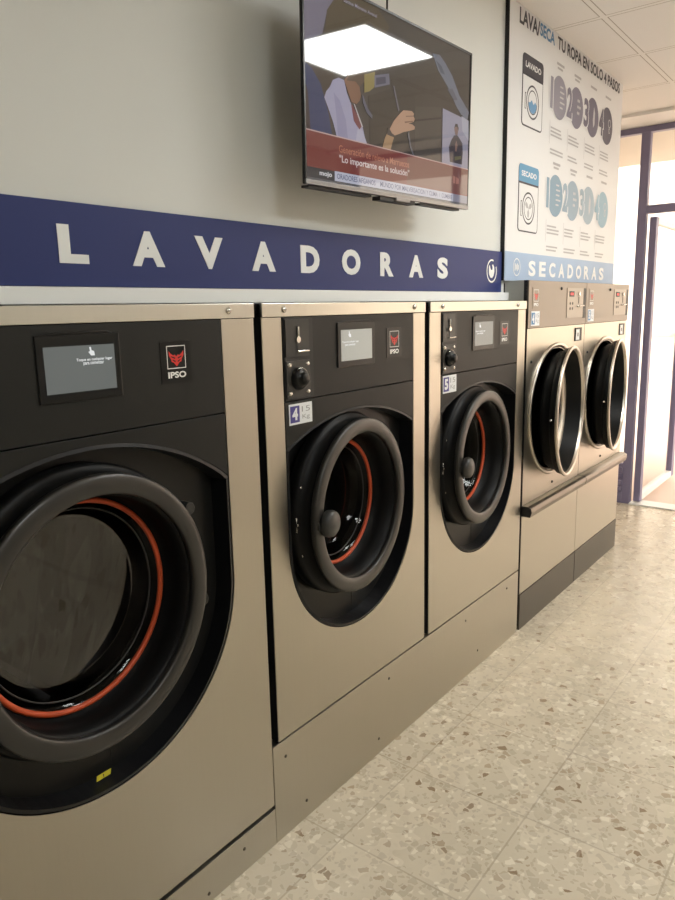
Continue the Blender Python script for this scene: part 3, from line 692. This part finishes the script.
def ptext(s, u0, u1, v0, v1, col, bold=.01):
    lay[0] += 1; text(scr, s, (u0 - .5) * W, (u1 - .5) * W, (v0 - .5) * Hh, (v1 - .5) * Hh, -.0010 - lay[0] * .00006, sm_(col), bold)
rc = lambda a, b_, c, d: [(a, c), (b_, c), (b_, d), (a, d)]
pic(rc(.006, .994, .024, .99), (.060, .050, .042))
pic([(.006, .25), (.12, .25), (.16, .42), (.19, .60), (.12, .75), (.006, .80)], (.070, .050, .035))
pic([(.006, .66), (.09, .74), (.115, .86), (.18, .95), (.30, .985), (.006, .985)], (.16, .14, .20))
pic([(.10, .74), (.33, .89), (.41, .86), (.44, .92), (.37, .985), (.18, .985), (.113, .86)], (.085, .060, .030))
pic([(.006, .26), (.133, .26), (.115, .37), (.08, .50), (.04, .56), (.006, .58)], (.030, .045, .13))
pic([(.006, .26), (.03, .26), (.02, .45), (.006, .50)], (.06, .04, .035))
pic([(.45, .65), (.60, .72), (.76, .80), (.88, .86), (.99, .90), (.99, .26), (.45, .26)], (.052, .042, .034))
pic([(.32, .52), (.45, .60), (.60, .64), (.60, .40), (.45, .26), (.33, .26)], (.045, .038, .030))
pic([(.60, .26), (.60, .55), (.78, .60), (.78, .26)], (.065, .055, .045))
pic([(.711, .889), (.76, .9), (.80, .87), (.855, .812), (.912, .712), (.993, .632), (.975, .57), (.93, .60), (.892, .637), (.825, .734), (.78, .78), (.752, .808)], (.13, .15, .20))
pic([(.735, .86), (.775, .84), (.80, .80), (.77, .80)], (.07, .08, .12))
pic([(.82, .72), (.86, .735), (.90, .68), (.87, .67)], (.09, .09, .13))
pic([(.60, .475), (.94, .60), (.94, .588), (.60, .465)], (.025, .02, .018))
pic([(.154, .259), (.317, .255), (.301, .296), (.290, .34), (.279, .378), (.262, .405), (.242, .425), (.222, .46), (.206, .499), (.199, .53), (.192, .557), (.165, .56), (.136, .538), (.122, .50), (.105, .475), (.095, .442), (.115, .39), (.134, .338), (.146, .295)], (.30, .28, .42))
pic([(.16, .27), (.21, .27), (.20, .36), (.17, .45), (.14, .48), (.15, .40)], (.24, .22, .36))
pic([(.25, .26), (.317, .255), (.30, .296), (.28, .34), (.26, .33)], (.36, .34, .46))
pic([(.192, .557), (.22, .60), (.257, .60), (.272, .55), (.279, .508), (.272, .48), (.256, .458), (.23, .46), (.213, .501)], (.22, .095, .045))
pic([(.205, .56), (.24, .66), (.31, .66), (.31, .60), (.272, .55), (.25, .57)], (.10, .06, .035))
pic([(.227, .449), (.236, .445), (.262, .40), (.282, .35), (.271, .332), (.255, .35), (.241, .368)], (.18, .035, .04))
pic([(.240, .455), (.246, .455), (.29, .35), (.284, .345)], (.42, .38, .40))
pic([(.297, .622), (.356, .657), (.352, .575), (.325, .545), (.297, .529)], (.26, .20, .035))
pic([(.353, .637), (.436, .676), (.44, .620), (.353, .573)], (.14, .14, .20)); pic([(.362, .628), (.415, .652), (.418, .618), (.362, .590)], (.065, .06, .10))
pic([(.285, .515), (.292, .51), (.315, .455), (.342, .425), (.340, .405), (.310, .43), (.29, .475)], (.10, .10, .15))
pic([(.46, .62), (.468, .62), (.50, .50), (.492, .49)], (.13, .12, .16))
pic([(.397, .262), (.447, .262), (.458, .31), (.472, .352), (.43, .362), (.413, .324)], (.36, .20, .075))
pic([(.425, .345), (.475, .34), (.478, .37), (.43, .385)], (.05, .04, .04))
pic([(.441, .380), (.455, .360), (.472, .352), (.50, .368), (.524, .384), (.56, .40), (.596, .418), (.598, .435), (.580, .443), (.556, .440), (.590, .460), (.597, .478), (.588, .492), (.592, .506), (.578, .517), (.55, .512), (.522, .505), (.497, .475), (.465, .43)], (.44, .23, .12))
pic([(.53, .445), (.585, .465), (.585, .458), (.535, .437)], (.22, .10, .05)); pic([(.54, .48), (.588, .495), (.588, .489), (.54, .473)], (.24, .12, .06))
pic([(.56, .40), (.575, .32), (.60, .26), (.590, .26), (.568, .31), (.552, .38)], (.11, .12, .15))
pic([(.788, .597), (.988, .577), (.992, .261), (.790, .268)], (.26, .25, .34))
pic([(.93, .59), (.988, .577), (.992, .45), (.94, .50)], (.34, .34, .42))
pic([(.849, .285), (.943, .287), (.948, .36), (.943, .422), (.915, .452), (.900, .464), (.876, .455), (.855, .42), (.839, .375)], (.055, .045, .055))
pic([(.885, .462), (.902, .460), (.908, .50), (.898, .525), (.882, .520), (.877, .495)], (.22, .12, .09))
pic([(.876, .50), (.884, .53), (.90, .533), (.910, .51), (.908, .49), (.90, .515), (.885, .512)], (.04, .03, .03))
pic([(.885, .40), (.895, .43), (.905, .40), (.898, .36), (.888, .36)], (.24, .13, .10)); pic([(.885, .30), (.935, .32), (.935, .34), (.885, .325)], (.14, .13, .05))
pic(rc(.006, .994, .085, .265), (.20, .030, .024)); pic(rc(.006, .994, .262, .268), (.50, .32, .30))
pic(rc(.55, .994, .095, .255), (.17, .045, .036))
pic(rc(.006, .139, .036, .087), (.045, .045, .050)); pic(rc(.139, .994, .038, .088), (.42, .44, .56))
pic(rc(.88, .994, .038, .088), (.20, .20, .28))
pic(rc(.006, .994, .024, .036), (.10, .10, .11))
ptext('Generación de relevo a Marruecos', .161, .562, .188, .226, (.48, .15, .07))
ptext('"Lo importante es la solución"', .163, .563, .128, .176, (.62, .52, .52), .015)
ptext('mojo', .065, .125, .046, .076, (.60, .60, .62), .03)
ptext('ORADORES AFGANOS', .150, .357, .050, .078, (.09, .10, .20)); ptext('MUNDO POR MALVERSACION Y CLIMA  /  CUMBRE', .385, .872, .050, .078, (.10, .11, .20))
pic([(.875, .155), (.893, .155), (.893, .198), (.875, .203)], (.40, .14, .10)); pic([(.898, .153), (.92, .158), (.92, .19), (.898, .200)], (.40, .14, .10))
ptext('Santos Moreno Avenal', .19, .363, .932, .950, (.30, .28, .38))
scr.build('screen', mats, tv, fixn=False)

# ------------------------------------------------------------------ furniture across the room, seen mirrored in the door glass
t = thing('folding_table', 'white laundry folding table with metal legs against the wall opposite the washers', 'table', (2.3, -2.95, 0))
MB().box(-.75, .75, -.32, .32, .83, .87).build('tabletop', 'tablew', t, bevel=.004)
for sx in (-1, 1):
    for sy in (-1, 1): MB().box(sx * .70 - .02, sx * .70 + .02, sy * .27 - .02, sy * .27 + .02, 0, .83).build('leg', 'leg', t)
t = thing('waste_bin', 'dark round waste bin on the floor beside the white folding table', 'bin', (1.25, -3.0, 0))
b = MB(); prof = [(.001, .0), (.15, .0), (.19, .55), (.195, .55), (.195, .57), (.18, .57), (.14, .02), (.001, .02)]
vs = []; fs = []; n = 32
for i in range(n):
    a = 2 * PI * i / n
    for r, z in prof: vs.append((r * math.cos(a), r * math.sin(a), z))
m_ = len(prof)
for i in range(n):
    for q in range(m_ - 1): fs.append((i * m_ + q, ((i + 1) % n) * m_ + q, ((i + 1) % n) * m_ + q + 1, i * m_ + q + 1))
b.add(vs, fs, 0, True); b.build('bucket', 'basket', t)
